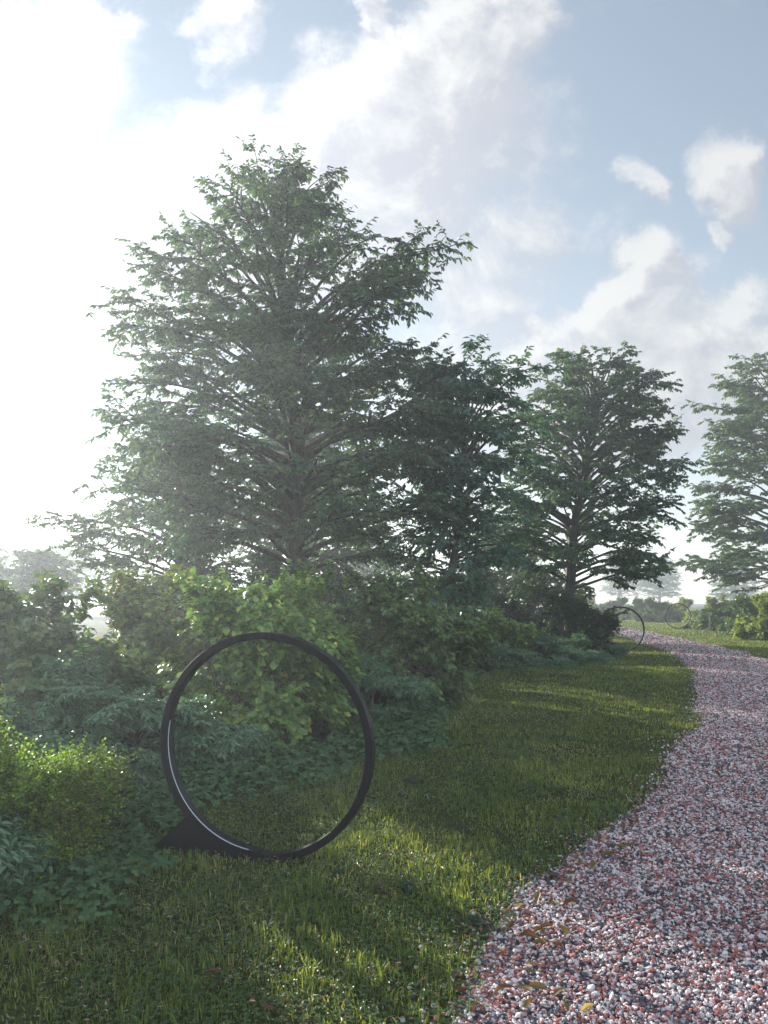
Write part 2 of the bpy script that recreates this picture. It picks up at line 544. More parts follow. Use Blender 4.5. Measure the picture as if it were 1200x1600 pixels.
oak = grow_tree(47, Z(548, d), .2, 1.4, pxprof([(556, 870, 975), (580, 820, 1015), (640, 775, 1045), (700, 765, 1060), (760, 765, 1068), (820, 755, 1072), (880, 755, 1060), (918, 780, 1035)], 895, d),
    125, .125, .074, 12, 'oak_leaf', bend=.7, fill=.9, gap=.12)
T_OAK = put_tree('broadleaf_tree', oak, (X(895, d), d, 0), 'open-crowned tree with a thick dark trunk beside the second ring', group=TG)
d = 36.0
right = grow_tree(59, Z(535, d), .3, 3.0, pxprof([(550, 1160, 1270), (580, 1115, 1290), (660, 1085, 1340), (730, 1100, 1350), (800, 1080, 1370), (850, 1070, 1370), (900, 1080, 1360), (930, 1100, 1340)], 1218, d),
    135, .17, .095, 11, 'far_leaf', fill=.95, sec_step=.27, twig_step=.14)
T_RIGHT = put_tree('broadleaf_tree', right, (X(1218, d), d, 0), 'tall hazy tree across the path, cut by the right edge, above the hedge bushes', group=TG)
d = 27.0
multi = grow_tree(61, Z(855, d), .11, 1.5, pxprof([(862, 45, 95), (880, 5, 125), (905, -10, 135), (930, 0, 130)], 62, d),
    44, .14, .075, 9, 'far_leaf', stems=5, fill=.9)
T_MULTI = put_tree('small_tree', multi, (X(62, d), d, 0), 'small hazy many-stemmed tree at the left edge above the hazel bushes')
copy_thing(T_MULTI, (X(-45, 31), 31, 0), 'hazy small tree cut off by the left edge of the view', 2.1, (1.1, 1.1, 1.15))
copy_thing(T_LEFT, (X(480, 25), 25, 0), 'tree added directly behind the tallest tree to shade the lawn, hidden by its boughs', 5.2, (1.6, 1.6, 1.5), TG)  # added companion tree, scaled up to keep sun off the middle lawn
FG = 'hazy trees far off'
copy_thing(T_LEFT, (X(118, 75), 75, 0), 'pale tree fading in the mist between the small many-stemmed tree and the tall group', 1.9, (1.5, 1.5, 1.35), FG)
copy_thing(T_LEFT, (X(790, 31), 31, 0), 'tree behind the low bushes, seen through the gap left of the dark trunk', 4.0, (1.15, 1.15, .95))
copy_thing(T_OAK, (X(1030, 135), 135, 0), 'grey misty tree beyond the second and third rings, tallest of those far off', .8, (1.35, 1.35, 1.0), FG)
copy_thing(T_LEFT, (X(968, 150), 150, 0), 'misty tree behind the top of the second ring', 2.6, (2.3, 2.3, 1.75), FG)
copy_thing(T_RIGHT, (X(1150, 120), 120, 0), 'misty tree showing under the boughs of the tall tree on the right', 3.3, (.85, .85, .6), FG)
copy_thing(T_LEFT, (X(10, 105), 105, 0), 'very pale tree on the misty skyline at the far left', .3, (2.2, 2.2, 1.75), FG)
copy_thing(T_LEFT, (X(190, 120), 120, 0), 'very pale tree on the misty skyline below the boughs of the lower broadleaf tree', 2.8, (2.3, 2.3, 1.7), FG)
copy_thing(T_LEFT, (X(590, 46), 46, 0), 'misty tree glimpsed low between the trunks behind the second hazel', .9, (1.4, 1.4, 1.0), FG)


# ------------------------------------------------------------------ shrubs
def grow_bush(seed, rx, ry, H, n_stem, tw, per, leaf_len, leaf_w, leaf_m, shape=ROUND, style='hazel', zc=.42, low=-.55, twig_m='twig', tl=(.12, .3), inner=.45, shoots=0):
    rng = np.random.default_rng(seed)
    wood, leaf = MB(), MB()
    # end points spread over an uneven egg
    k = np.arange(n_stem) + .5
    cosv = low + (1 - low) * ((k * .618034) % 1)
    ph = k * 2.39996 + rng.normal(0, .3, n_stem)
    sn = np.sqrt(np.maximum(1 - cosv ** 2, 0))
    lump = .72 + .5 * fbm(np.cos(ph) * 1.7 + seed, cosv * 2.3 + np.sin(ph) * 1.7, seed, 2) * 1.0
    rr = lump * rng.uniform(.86, 1.08, n_stem)
    E = np.stack([rx * sn * np.cos(ph) * rr, ry * sn * np.sin(ph) * rr, H * zc + H * (1 - zc) * cosv * np.where(cosv > 0, rr * 1.0, 1.)], 1)
    E[:, 2] = np.where(cosv < 0, H * zc * (1 + cosv / abs(low) * .9), E[:, 2])
    E[:, 2] = np.maximum(E[:, 2], .06 + .1 * H * rng.random(n_stem))
    ns = n_stem // 2                                      # leafy skirt down to the ground
    ps = np.arange(ns) * 2.39996 + rng.normal(0, .4, ns)
    rs = rng.uniform(.62, 1.0, ns) * (.8 if style == 'wisp' else 1)
    E = np.concatenate([E, np.stack([rx * np.cos(ps) * rs, ry * np.sin(ps) * rs, H * rng.uniform(.06, .32 if style == 'wisp' else .5, ns)], 1)])
    n_stem += ns
    if shoots:
        E[:shoots, 2] = H * rng.uniform(.98, 1.1, shoots)
        E[:shoots, 0] = rx * rng.uniform(-.7, .7, shoots); E[:shoots, 1] = ry * rng.uniform(-.6, .6, shoots)
    B = np.stack([rng.normal(0, .12 * rx, n_stem), rng.normal(0, .12 * ry, n_stem), np.full(n_stem, -.03)], 1)
    t = np.linspace(0, 1, 7)[None, :, None]
    C = B * .5 + E * .5
    C[:, 2] = np.maximum(E[:, 2] * .9, .35 * H) if style != 'wisp' else E[:, 2] * .6
    if style == 'spray': C[:, 2] = E[:, 2] + .1 * H
    P = B[:, None] * (1 - t) ** 2 + 2 * C[:, None] * t * (1 - t) + E[:, None] * t * t
    P = P + np.cumsum(rng.normal(0, .02 * H, P.shape), 1) * t
    P[..., 2] = np.maximum(P[..., 2], -.03)
    sr = .004 + .003 * H
    add_tubes(wood, P, np.tile(sr * (1 - t[0, :, 0] * .85), (n_stem, 1)), 5)
    # twigs
    u = inner + (1 - inner) * rng.uniform(0, 1, (n_stem, tw)) ** .8
    u[:, 0] = 1
    u = np.where(E[:, 2:3] < .5 * H, 1 - (1 - u) * .75, u)
    kk = u * 6; k0 = np.minimum(kk.astype(int), 5); fr = (kk - k0)[..., None]
    ii = np.arange(n_stem)[:, None]
    TB = P[ii, k0] * (1 - fr) + P[ii, k0 + 1] * fr
    TD = nrmz(P[ii, k0 + 1] - P[ii, k0])
    out = nrmz((TB - np.array([0, 0, H * zc * .8])) / np.array([rx, ry, H * .6]))
    if style == 'spray':
        D3 = TD * .55 + out * .6 * np.array([1, 1, .3]) + rng.normal(0, .5, TB.shape) * np.array([1, 1, .35])
    elif style == 'wisp':
        D3 = TD * 1.0 + out * .3 + rng.normal(0, .35, TB.shape)
    else:
        D3 = TD * .4 + out * .6 + rng.normal(0, .55, TB.shape)
    D3 = nrmz(D3)
    l3 = rng.uniform(tl[0], tl[1], (n_stem, tw, 1))
    E3 = TB + D3 * l3
    if style == 'spray': E3[..., 2] -= l3[..., 0] * .18
    TW = np.stack([TB, (TB + E3) / 2 + np.array([0, 0, .04]) * l3, E3], 2).reshape(-1, 3, 3)
    TW[..., 2] = np.maximum(TW[..., 2], .02)
    add_tubes(wood, TW, np.tile(np.array([.003, .0025, .0015]) * (1 if style != 'wisp' else .6), (len(TW), 1)), 3)
    m, n = len(TW), per
    u = ((np.arange(n)[None, :] + rng.uniform(.2, 1, (m, n))) / n)[..., None]
    pos = np.where(u < .5, TW[:, None, 0] * (1 - 2 * u) + TW[:, None, 1] * 2 * u, TW[:, None, 1] * (2 - 2 * u) + TW[:, None, 2] * (2 * u - 1))
    D = nrmz(TW[:, 2] - TW[:, 0])[:, None]
    S = nrmz(np.cross(D, np.array([0, 0, 1.])))
    sg = np.where(np.arange(n) % 2, 1., -1.)[None, :, None]
    o3 = np.repeat(out.reshape(-1, 1, 3), n, 1)
    if style == 'hazel':
        axis = o3 * np.array([1, 1, .2]) * .8 + D * .3 + S * sg * .5 + np.array([0, 0, -.55]) + rng.normal(0, .3, pos.shape)
        nv = o3 * .75 + np.array([0, 0, .75]) + rng.normal(0, .3, pos.shape)
    elif style == 'spray':
        axis = D * .55 + S * sg * .8 + np.array([0, 0, -.4]) + rng.normal(0, .18, pos.shape)
        nv = np.array([0, 0, 1.]) + o3 * .35 + rng.normal(0, .25, pos.shape)
    else:
        axis = D * .5 + S * sg * .8 + rng.normal(0, .4, pos.shape)
        nv = np.array([0, 0, .6]) + rng.normal(0, .6, pos.shape)
    pos = pos.reshape(-1, 3); sc = rng.uniform(.6, 1.15, len(pos))
    pos[:, 2] = np.maximum(pos[:, 2], .04)
    add_leaves(leaf, pos, axis.reshape(-1, 3), nv.reshape(-1, 3), leaf_len * sc, leaf_w * sc, shape)
    return wood.mesh('stems', M[twig_m], True), leaf.mesh('foliage', M[leaf_m])


def put_bush(name, meshes, loc, label, cat='bush', rz=0., group=None):
    o = empty(name, loc, label, cat, group)
    o.rotation_euler.z = rz
    for nm, me in zip(('stems', 'foliage'), meshes):
        c = bpy.data.objects.new(nm, me)
        COL.objects.link(c)
        c.parent = o
    return o


HG = 'hazel bushes behind the nearest ring'
hz = [  # px, d, rx, ry, H, material, seed, label
    (60, 8.9, 1.15, 1.0, 1.6, 'hazel_dull', 3, 'big hazel bush at the far left with yellow-tipped leaves, behind the lime shrub'),
    (238, 11.2, .95, .95, 1.78, 'hazel_gold', 5, 'hazel bush turning gold, left of and behind the nearest ring'),
    (400, 9.0, 1.02, .95, 1.68, 'hazel_bright', 7, 'bright green hazel bush seen through the nearest ring'),
    (478, 11.8, .85, .85, 1.75, 'hazel_bright', 9, 'hazel bush showing just above the top of the nearest ring, below the tall trunk'),
    (635, 12.0, 1.15, 1.05, 1.8, 'hazel_dull', 13, 'dull green hazel bush right of the nearest ring, where the lawn opens'),
    (-75, 11.0, 1.0, 1.0, 1.55, 'hazel_dull', 15, 'hazel bush cut off by the left edge of the view'),
]
HAZ = []
for px, dd, rx, ry, H, mt, sd, lab in hz:
    me = grow_bush(sd, rx, ry, H, 125, 17, 11, .08, .072, mt, ROUND, 'hazel', zc=.42, shoots=8, inner=.3)
    HAZ.append(put_bush('hazel_bush', me, (X(px, dd), dd, 0), lab, group=HG))
SG = 'blue-green spray shrubs in the border'
sp = [
    (165, 7.0, .72, .6, .98, 21, 'blue-green shrub with drooping narrow leaves, left of the nearest ring'),
    (318, 7.35, .42, .38, .5, 22, 'lower blue-green shrub seen through the left part of the nearest ring'),
    (35, 6.2, .55, .5, .66, 23, 'blue-green shrub mostly hidden behind the lime shrub'),
    (592, 10.1, .5, .45, .74, 24, 'blue-green shrub right of the nearest ring, below the dull hazel'),
    (-38, 4.35, .24, .24, .38, 25, 'blue-green shrub at the left edge below the lime shrub'),
]
SPR = []
for px, dd, rx, ry, H, sd, lab in sp:
    me = grow_bush(sd, rx, ry, H, 100, 17, 15, .066, .026, 'spray_leaf', OVATE, 'spray', zc=.45, tl=(.12, .26))
    SPR.append(put_bush('spray_shrub', me, (X(px, dd), dd, 0), lab, 'shrub', group=SG))
me = grow_bush(37, .6, .58, .9, 400, 20, 13, .018, .016, 'lime_leaf', DISC, 'wisp', zc=.3, low=-.3, twig_m='red_twig', tl=(.12, .26), inner=.5)
put_bush('lime_shrub', me, (X(0, 4.7), 4.7, 0), 'feathery yellow-lime shrub with tiny leaves and reddish twigs at the lower left', 'shrub')
# the border by the second ring
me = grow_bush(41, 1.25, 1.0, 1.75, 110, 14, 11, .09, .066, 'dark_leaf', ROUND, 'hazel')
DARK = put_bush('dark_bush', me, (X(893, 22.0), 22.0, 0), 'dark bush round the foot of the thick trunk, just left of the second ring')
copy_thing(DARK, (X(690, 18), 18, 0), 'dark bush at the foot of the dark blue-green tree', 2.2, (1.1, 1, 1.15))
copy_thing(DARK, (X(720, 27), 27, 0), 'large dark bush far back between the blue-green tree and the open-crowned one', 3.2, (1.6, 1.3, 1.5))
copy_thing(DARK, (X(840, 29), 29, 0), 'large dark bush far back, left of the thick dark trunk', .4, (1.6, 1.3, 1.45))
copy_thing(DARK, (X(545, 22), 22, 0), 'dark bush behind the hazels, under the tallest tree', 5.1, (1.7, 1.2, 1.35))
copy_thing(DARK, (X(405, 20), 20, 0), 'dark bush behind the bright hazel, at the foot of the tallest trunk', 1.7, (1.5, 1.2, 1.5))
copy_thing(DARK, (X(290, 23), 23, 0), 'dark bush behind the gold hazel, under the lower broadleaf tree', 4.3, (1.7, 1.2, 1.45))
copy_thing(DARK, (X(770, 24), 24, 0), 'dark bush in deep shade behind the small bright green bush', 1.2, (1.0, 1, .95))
me = grow_bush(43, .72, .7, 1.2, 70, 13, 10, .09, .075, 'hazel_bright', ROUND, 'hazel')
put_bush('green_bush', me, (X(790, 19.6), 19.6, 0), 'small bright green bush between the hanging blue-green boughs and the dark bush')
LG = 'low shrubs edging the middle of the lawn'
me = grow_bush(45, .85, .6, .62, 80, 13, 12, .075, .03, 'spray_leaf', OVATE, 'spray')
LOW = put_bush('low_shrub', me, (X(768, 18.3), 18.3, 0), 'low blue-green shrub under the small bright green bush', 'shrub', group=LG)
copy_thing(LOW, (X(840, 19), 19, 0), 'low blue-green shrub left of the thin stake at the lawn edge', 2., (1, 1, 1.05), LG)
copy_thing(LOW, (X(905, 19.9), 19.9, 0), 'low blue-green shrub right of the thin stake in front of the dark bush', 4., (1, 1, 1.0), LG)
copy_thing(LOW, (X(948, 22.2), 22.2, 0), 'small shrub at the tip of the border, at the foot of the second ring', 5., (.6, .7, .8), LG)
# hedge bushes across the path
RG = 'hedge bushes across the path'
me = grow_bush(51, 1.3, 1.2, 1.75, 90, 13, 9, .12, .1, 'hedge_leaf', ROUND, 'hazel')
HB = put_bush('hedge_bush', me, (X(1205, 30.5), 30.5, 0), 'nearest hedge bush, yellow-green, cut by the right edge of the view', group=RG)
me = grow_bush(53, 1.3, 1.2, 1.65, 90, 13, 9, .12, .1, 'hazel_dull', ROUND, 'hazel')
HC = put_bush('hedge_bush', me, (X(1178, 35), 35, 0), 'dull green hedge bush left of the nearest yellow-green one', group=RG)
copy_thing(HC, (X(1143, 39.), 39., 0), 'hedge bush in the middle of the row, under the lowest bough of the tall tree', 2., (1.3, 1.1, 1.0), RG)
copy_thing(HB, (X(1112, 44.5), 44.5, 0), 'hedge bush just right of the third ring', 1., (1.3, 1.1, .95), RG)
copy_thing(HB, (X(1064, 56), 56, 0), 'pale gold hedge bush seen through the third ring', 3., (1.1, 1., .9), RG)
copy_thing(HC, (X(1222, 36.5), 36.5, 0), 'hedge bush at the right edge behind the nearest one', 3.6, (1.1, 1.1, 1.1), RG)
BG = 'misty bushes at the end of the path'
copy_thing(HC, (X(1022, 55), 55, 0), 'misty bush between the second and third rings', .5, (1.1, 1, 1), BG)
copy_thing(HC, (X(992, 63), 63, 0), 'misty bush seen at the right inside of the second ring', 1.5, (1.2, 1, 1), BG)
copy_thing(HC, (X(962, 66), 66, 0), 'misty bush seen in the middle of the second ring', 2.9, (1.2, 1, 1.05), BG)
copy_thing(HB, (X(925, 70), 70, 0), 'misty bush half hidden by the dark bush beside the second ring', 4.4, (1.3, 1, 1.1), BG)


# ------------------------------------------------------------------ ring sculptures
def quad_strip(rows, close=False):
    rows = np.asarray(rows, float)                        # (n, k, 3)
    n, k, _ = rows.shape
    i = np.arange(n if close else n - 1)[:, None]; j = np.arange(k)[None, :]
    i2 = (i + 1) % n; j2 = (j + 1) % k
    f = np.stack([i * k + j, i2 * k + j, i2 * k + j2, i * k + j2], -1).reshape(-1, 4)
    return rows.reshape(-1, 3), f


def arc_box(a0, a1, r_in, r_out, y0, y1, n, bev=.0025, cz=.7, closed=False):
    """bar of rectangular section with softened edges, bent along an arc in the XZ plane"""
    sec = [(r_in + bev, y0), (r_out - bev, y0), (r_out, y0 + bev), (r_out, y1 - bev), (r_out - bev, y1), (r_in + bev, y1), (r_in, y1 - bev), (r_in, y0 + bev)]
    rows = []
    for k in range(n):
        a = a0 + (a1 - a0) * k / (n if closed else n - 1)
        rows.append([(math.cos(a) * r, y, cz + math.sin(a) * r) for r, y in sec])
    v, f = quad_strip(rows, closed)
    mb = MB()
    mb.add(v, f)
    if not closed:
        k = len(sec)
        mb.f.append(np.array([list(range(k))]))
        mb.f.append(np.array([[len(v) - 1 - q for q in range(k)]]))
    return mb


def make_ring(loc, rz, mirror, label):
    root = empty('ring_sculpture', loc, label, 'sculpture', 'black ring sculptures along the path')
    root.rotation_euler.z = rz
    s = -1 if mirror else 1
    arc_box(0, 2 * math.pi, .656, .7, -.037, .037, 160, closed=True).build('hoop', M['metal'], root, False)
    # block that the hoop stands in: curved seat above, straight slanting end
    a0, a1, n = R(222), R(268), 30
    top = [(math.cos(a0 + (a1 - a0) * k / (n - 1)) * .645, .7 + math.sin(a0 + (a1 - a0) * k / (n - 1)) * .645) for k in range(n)]
    low = [(-.81 + (-.81 * 0 + .81 + top[-1][0]) * k / (n - 1), -.03) for k in range(n)]
    mb = MB()
    rows = []
    for (tx, tz), (lx, lz) in zip(top, low):
        rows.append([(s * tx, -.046, tz), (s * tx, .046, tz), (s * lx, .046, lz), (s * lx, -.046, lz)])
    v, f = quad_strip(rows)
    mb.add(v, f)
    mb.f.append(np.array([[0, 1, 2, 3]])); mb.f.append(np.array([[len(v) - 1, len(v) - 2, len(v) - 3, len(v) - 4]]))
    mb.build('base', M['metal'], root, False)
    b0, b1 = (R(168), R(262)) if not mirror else (R(12), R(-82))
    arc_box(b0, b1, .6415, .6445 if True else 0, -.036, -.029, 60, .0006).build('light_strip', M['diffuser'], root, False)
    arc_box(b0, b1, .644, .6552, -.0385, .0385, 60, .001).build('light_housing', M['metal'], root, False)
    return root


make_ring((X(413, 4.73), 4.73, 0), R(-15), False, 'nearest and largest black ring, standing on the lawn before the bright hazel')
make_ring((X(969, 23.0), 23.0, 0), R(-12), False, 'second black ring along the lawn edge, half hidden by the dark bush')
make_ring((X(1059, 42.5), 42.5, 0), R(-12), True, 'farthest and smallest black ring, across the path before the hedge')

# ------------------------------------------------------------------ ground, path
PL = np.array([(0., -2.2), (.24, 2.9), (.38, 3.29), (.66, 3.98), (.72, 4.19), (1.05, 4.65), (1.54, 5.29), (1.98, 5.94), (2.56, 6.9), (3.05, 8.24),
               (3.9, 9.46), (4.9, 11.8), (5.4, 13.4), (6.94, 17.), (7.9, 20.6), (8.66, 23.1), (9.7, 29.), (10.9, 36.), (11.5, 40.), (12.5, 46.), (13., 60.), (12., 90.)])
PR = np.array([(3.6, -2.2), (4.2, 2.9), (4.9, 5.), (6.4, 8.), (7.6, 11.), (8.6, 14.), (9.5, 18.), (10.6, 22.3), (11.3, 26), (11.9, 30), (12.4, 34.), (13.1, 38.4), (13.8, 43.6), (14.3, 50.), (14.8, 60.), (14.5, 90.)])


def xl(dd): return np.interp(dd, PL[:, 1], PL[:, 0]) + (fbm(np.asarray(dd) * 1.1, np.zeros_like(dd) + 3.3, 5, 3) - .5) * .24 + .01
def xr(dd): return np.interp(dd, PR[:, 1], PR[:, 0]) + (fbm(np.asarray(dd) * 1.0, np.zeros_like(dd) + 9.1, 6, 3) - .5) * .5


mb = MB()
g = 300.
mb.add([(-g, -g, 0), (g, -g, 0), (g, g, 0), (-g, g, 0)], [(0, 1, 2, 3)])
tag(mb.build('ground', M['ground']), 'turf and soil ground under lawn and border', 'ground', kind='structure')
dd = np.concatenate([np.arange(-2, 12, .08), np.arange(12, 50, .25), np.arange(50, 90, 2)])
l, r = xl(dd), xr(dd)
v = np.stack([np.stack([l, dd, np.full_like(dd, .004)], 1), np.stack([r, dd, np.full_like(dd, .004)], 1)], 1).reshape(-1, 3)
i = np.arange(len(dd) - 1) * 2
mb = MB()
mb.add(v, np.stack([i, i + 1, i + 3, i + 2], 1))
tag(mb.build('path', M['path']), 'curving gravel path bed', 'path', kind='structure')


def ico():
    p = (1 + 5 ** .5) / 2
    v = np.array([(-1, p, 0), (1, p, 0), (-1, -p, 0), (1, -p, 0), (0, -1, p), (0, 1, p), (0, -1, -p), (0, 1, -p), (p, 0, -1), (p, 0, 1), (-p, 0, -1), (-p, 0, 1)], float)
    f = np.array([(0, 11, 5), (0, 5, 1), (0, 1, 7), (0, 7, 10), (0, 10, 11), (1, 5, 9), (5, 11, 4), (11, 10, 2), (10, 7, 6), (7, 1, 8), (3, 9, 4), (3, 4, 2), (3, 2, 6), (3, 6, 8), (3, 8, 9), (4, 9, 5), (2, 4, 11), (6, 2, 10), (8, 6, 7), (9, 8, 1)])
    return nrmz(v), f


rng = np.random.default_rng(77)
IV, IF = ico()


def view_pts(d0, d1, dens, side, margin=1.4):
    """random ground points inside the view wedge plus a margin"""
    w = .5 * d1 + margin
    n = int(dens * (d1 - d0) * 2 * w)
    y = rng.uniform(d0, d1, n); x = rng.uniform(-w, w, n)
    k = np.abs(x) < .5 * y + margin
    return x[k], y[k]


gm = MB()
for d0, d1, dens, size in ((2.0, 4.5, 7500, .0084), (4.5, 7, 6200, .0092), (7, 12, 4000, .0112), (12, 20, 2400, .014), (20, 30, 1100, .02), (30, 50, 420, .031)):
    x, y = view_pts(d0, d1, dens, 0)
    l, r = xl(y), xr(y)
    ed = np.minimum(x - l, r - x)
    frag = .09 if d0 < 10 else .06
    k = (ed > 0) | (rng.random(len(x)) < .24 * np.exp(-np.maximum(-ed, 0) / frag) * (ed > -.5))
    x, y, ed = x[k], y[k], ed[k]
    n = len(x)
    s = size * np.exp(rng.normal(-.07, .24, n))
    jit = 1 + rng.normal(0, .2, (n, 12, 1))
    ax = np.stack([rng.uniform(.8, 1.5, n), rng.uniform(.7, 1.1, n), rng.uniform(.5, .85, n)], 1)
    V = IV[None] * jit * ax[:, None, :] * s[:, None, None]
    # random tilt and turn
    a, b = rng.uniform(0, 6.28, n), rng.normal(0, .5, n)
    cb, sb = np.cos(b)[:, None], np.sin(b)[:, None]
    V = np.stack([V[..., 0] * cb - V[..., 2] * sb, V[..., 1], V[..., 0] * sb + V[..., 2] * cb], -1)
    ca, sa = np.cos(a)[:, None], np.sin(a)[:, None]
    V = np.stack([V[..., 0] * ca - V[..., 1] * sa, V[..., 0] * sa + V[..., 1] * ca, V[..., 2]], -1)
    z = .004 + s * .35 + np.abs(rng.normal(0, 1, n)) * size * .55 + (fbm(x * 2.2, y * 2.2, 8, 3) - .5) * .02
    z = np.where(ed < 0, .006, z)
    V = V + np.stack([x, y, z], 1)[:, None, :]
    gm.add(V, (IF[None] + (np.arange(n) * 12)[:, None, None]).reshape(-1, 3))
tag(gm.build('gravel', M['stone']), 'white, red and blue-black stone chippings of the curving path', 'gravel', kind='stuff')

# ------------------------------------------------------------------ lawn grass
BORD = np.array([(-2.2, 2.), (-1.95, 3.3), (-1.83, 3.66), (-1.6, 3.8), (-1.62, 4.19), (-1.53, 4.49), (-1.55, 5.15), (-1.36, 6.04), (-.97, 6.44), (-.67, 6.74), (-.25, 7.65), (.35, 8.3), (.63, 9.46), (.95, 11.4), (1.98, 17.), (4.4, 18.1), (5.8, 20.6), (6.7, 23.), (6.5, 26.), (5., 32), (4., 60)])


def xb(dd): return np.interp(dd, BORD[:, 1], BORD[:, 0])


def blades(mb, x, y, h, w, lean, z=None):
    n = len(x)
    a = rng.uniform(0, 6.28, n)
    S = np.stack([np.cos(a), np.sin(a), np.zeros(n)], 1)
    bdir = rng.uniform(0, 6.28, n)
    Bv = np.stack([np.cos(bdir), np.sin(bdir), np.zeros(n)], 1)
    P = np.stack([x, y, np.zeros(n) if z is None else z], 1)
    up = np.array([0, 0, 1.])
    h = h[:, None]; w = w[:, None]; l = lean[:, None]
    m = P + up * h * .55 + Bv * h * l * .3
    t = P + up * h * (1 - .35 * l) + Bv * h * l
    V = np.stack([P - S * w, P + S * w, m + S * w * .8, m - S * w * .8, t], 1)
    f4 = np.array([(0, 1, 2, 3)]); f3 = np.array([(3, 2, 4)])
    off = (np.arange(n) * 5)[:, None, None]
    base = mb.n
    mb.add(V, (f4[None] + off).reshape(-1, 4))
    mb.f.append((f3[None] + off).reshape(-1, 3) + base)


gb, sb_ = MB(), MB()
for d0, d1, dens, w0, hs in ((1.9, 3.6, 5600, .0028, 1.1), (3.6, 5.5, 4800, .003, 1.1), (5.5, 8, 3500, .0034, 1.05), (8, 12, 2100, .0044, 1), (12, 20, 1000, .006, .9), (20, 32, 380, .011, .9), (32, 60, 110, .022, .9)):
    x, y = view_pts(d0, d1, dens, 0, 1.5)
    l, r, b = xl(y), xr(y), xb(y)
    e = (rng.random(len(x)) ** 2) * .16
    ok = ((x < l + e - .04) & (x > b - .55)) | (x > r - e + .04)
    cl = fbm(x * 2.4, y * 2.4, 21, 4)
    nearp = np.maximum(np.exp(-np.abs(x - l) / .3) * (x < l), 0) * .55
    ok &= rng.random(len(x)) > nearp
    ok &= rng.random(len(x)) < np.clip(.35 + 1.5 * (cl - .25), .3, 1)
    x, y, cl = x[ok], y[ok], cl[ok]
    n = len(x)
    cs = .062 * (1 if d0 < 8 else 1.8)
    wx, wy = x + .06 * fbm(x * 9, y * 9, 31, 2), y + .06 * fbm(x * 9, y * 9, 32, 2)
    gx, gy = np.floor(wx / cs), np.floor(wy / cs)
    hsh = np.modf(np.abs(np.sin(gx * 127.1 + gy * 311.7) * 43758.5453))[0]
    hs2 = np.modf(np.abs(np.sin(gx * 269.5 + gy * 183.3) * 43758.5453))[0]
    tall = rng.random(n) < (.12 + .3 * (cl > .52)) * (.35 + 2.2 * (hsh > .6))
    h = np.where(tall, rng.uniform(.045, .1, n), rng.uniform(.015, .045, n)) * (.44 + .52 * cl) * hs
    h = np.minimum(h, .11)
    # tufts: pull blades together
    tx = (gx + hsh) * cs; ty = (gy + hs2) * cs
    k = np.where(tall, .4, .05) * (np.hypot(tx - x, ty - y) < cs)
    x2, y2 = x + (tx - x) * k, y + (ty - y) * k
    blades(gb, x2, y2, h, w0 * rng.uniform(.6, 1.3, n), np.abs(rng.normal(.38, .28, n)))
    if d0 < 12:                                           # dead straw lying in the sward
        m = int(n * .2)
        q = rng.integers(0, n, m)
        sx, sy = x[q] + rng.normal(0, .02, m), y[q] + rng.normal(0, .02, m)
        k = fbm(sx * 3.1, sy * 3.1, 40, 3) > .45
        sx, sy = sx[k], sy[k]; m = len(sx)
        a = rng.uniform(0, 6.28, m)
        ax = np.stack([np.cos(a), np.sin(a), rng.normal(.1, .3, m)], 1)
        add_leaves(sb_, np.stack([sx, sy, rng.uniform(.012, .05, m)], 1), ax, np.array([0, 0, 1.]) + rng.normal(0, .5, (m, 3)), rng.uniform(.015, .035, m), w0 * 2.4 * rng.uniform(.7, 1.2, m), KITE)
tag(gb.build('grass', M['grass']), 'uneven lawn grass between border and path', 'grass', kind='stuff')
tag(sb_.build('straw', M['straw']), 'dead pale grass bits lying in the lawn', 'straw', kind='stuff')

# clover creeping through the lawn in patches
kl = MB()
for d0, d1, dens in ((2., 5., 1500), (5., 9., 800), (9., 15., 260)):
    x, y = view_pts(d0, d1, dens, 0, 1.3)
    k = (x < xl(y) + .05) & (x > xb(y) - .1) & (fbm(x * 1.1 + 5, y * 1.1, 51, 4) > .54)
    x, y = x[k], y[k]; n = len(x)
    c = np.stack([x, y, rng.uniform(.015, .05, n)], 1)
    a0 = rng.uniform(0, 6.28, n); tl_ = np.array([0, 0, 1.]) + rng.normal(0, .3, (n, 3))
    sz = rng.uniform(.008, .015, n) * (1 if d0 < 5 else 1.5)
    for j in range(3):
        aa = a0 + j * 2.094
        add_leaves(kl, c, np.stack([np.cos(aa), np.sin(aa), np.full(n, .05)], 1), tl_, sz, sz * .95, KITE)
tag(kl.build('clover', M['clover']), 'low clover creeping through the lawn in patches', 'clover', kind='stuff')

# ground cover along the border: tiers of leaves over low mounds
cm = MB()
y = rng.uniform(2.2, 26, 5200); x = xb(y) - np.abs(rng.normal(0, .45, 5200)) + .06
x = x + (fbm(y * 1.3, x * 1.3, 14, 3) - .5) * .7
k = (x > xb(y) - 1.5) & (np.abs(x) < .5 * y + 1.2) & (rng.random(5200) < np.clip(1.2 - y / 30, .3, 1))
x, y = x[k], y[k]
keep, cells = [], {}
for i in range(len(x)):                                   # keep plants apart
    c = (int(x[i] / .15), int(y[i] / .15))
    if all((x[i] - x[j]) ** 2 + (y[i] - y[j]) ** 2 > .0225 for a_ in (-1, 0, 1) for b_ in (-1, 0, 1) for j in cells.get((c[0] + a_, c[1] + b_), ())):
        cells.setdefault(c, []).append(i); keep.append(i)
x, y = x[keep], y[keep]
n = len(x)
ph = rng.uniform(.07, .19, n) * np.clip((xb(y) - x) / .35 + .55, .5, 1.15)
pr = rng.uniform(.11, .2, n)
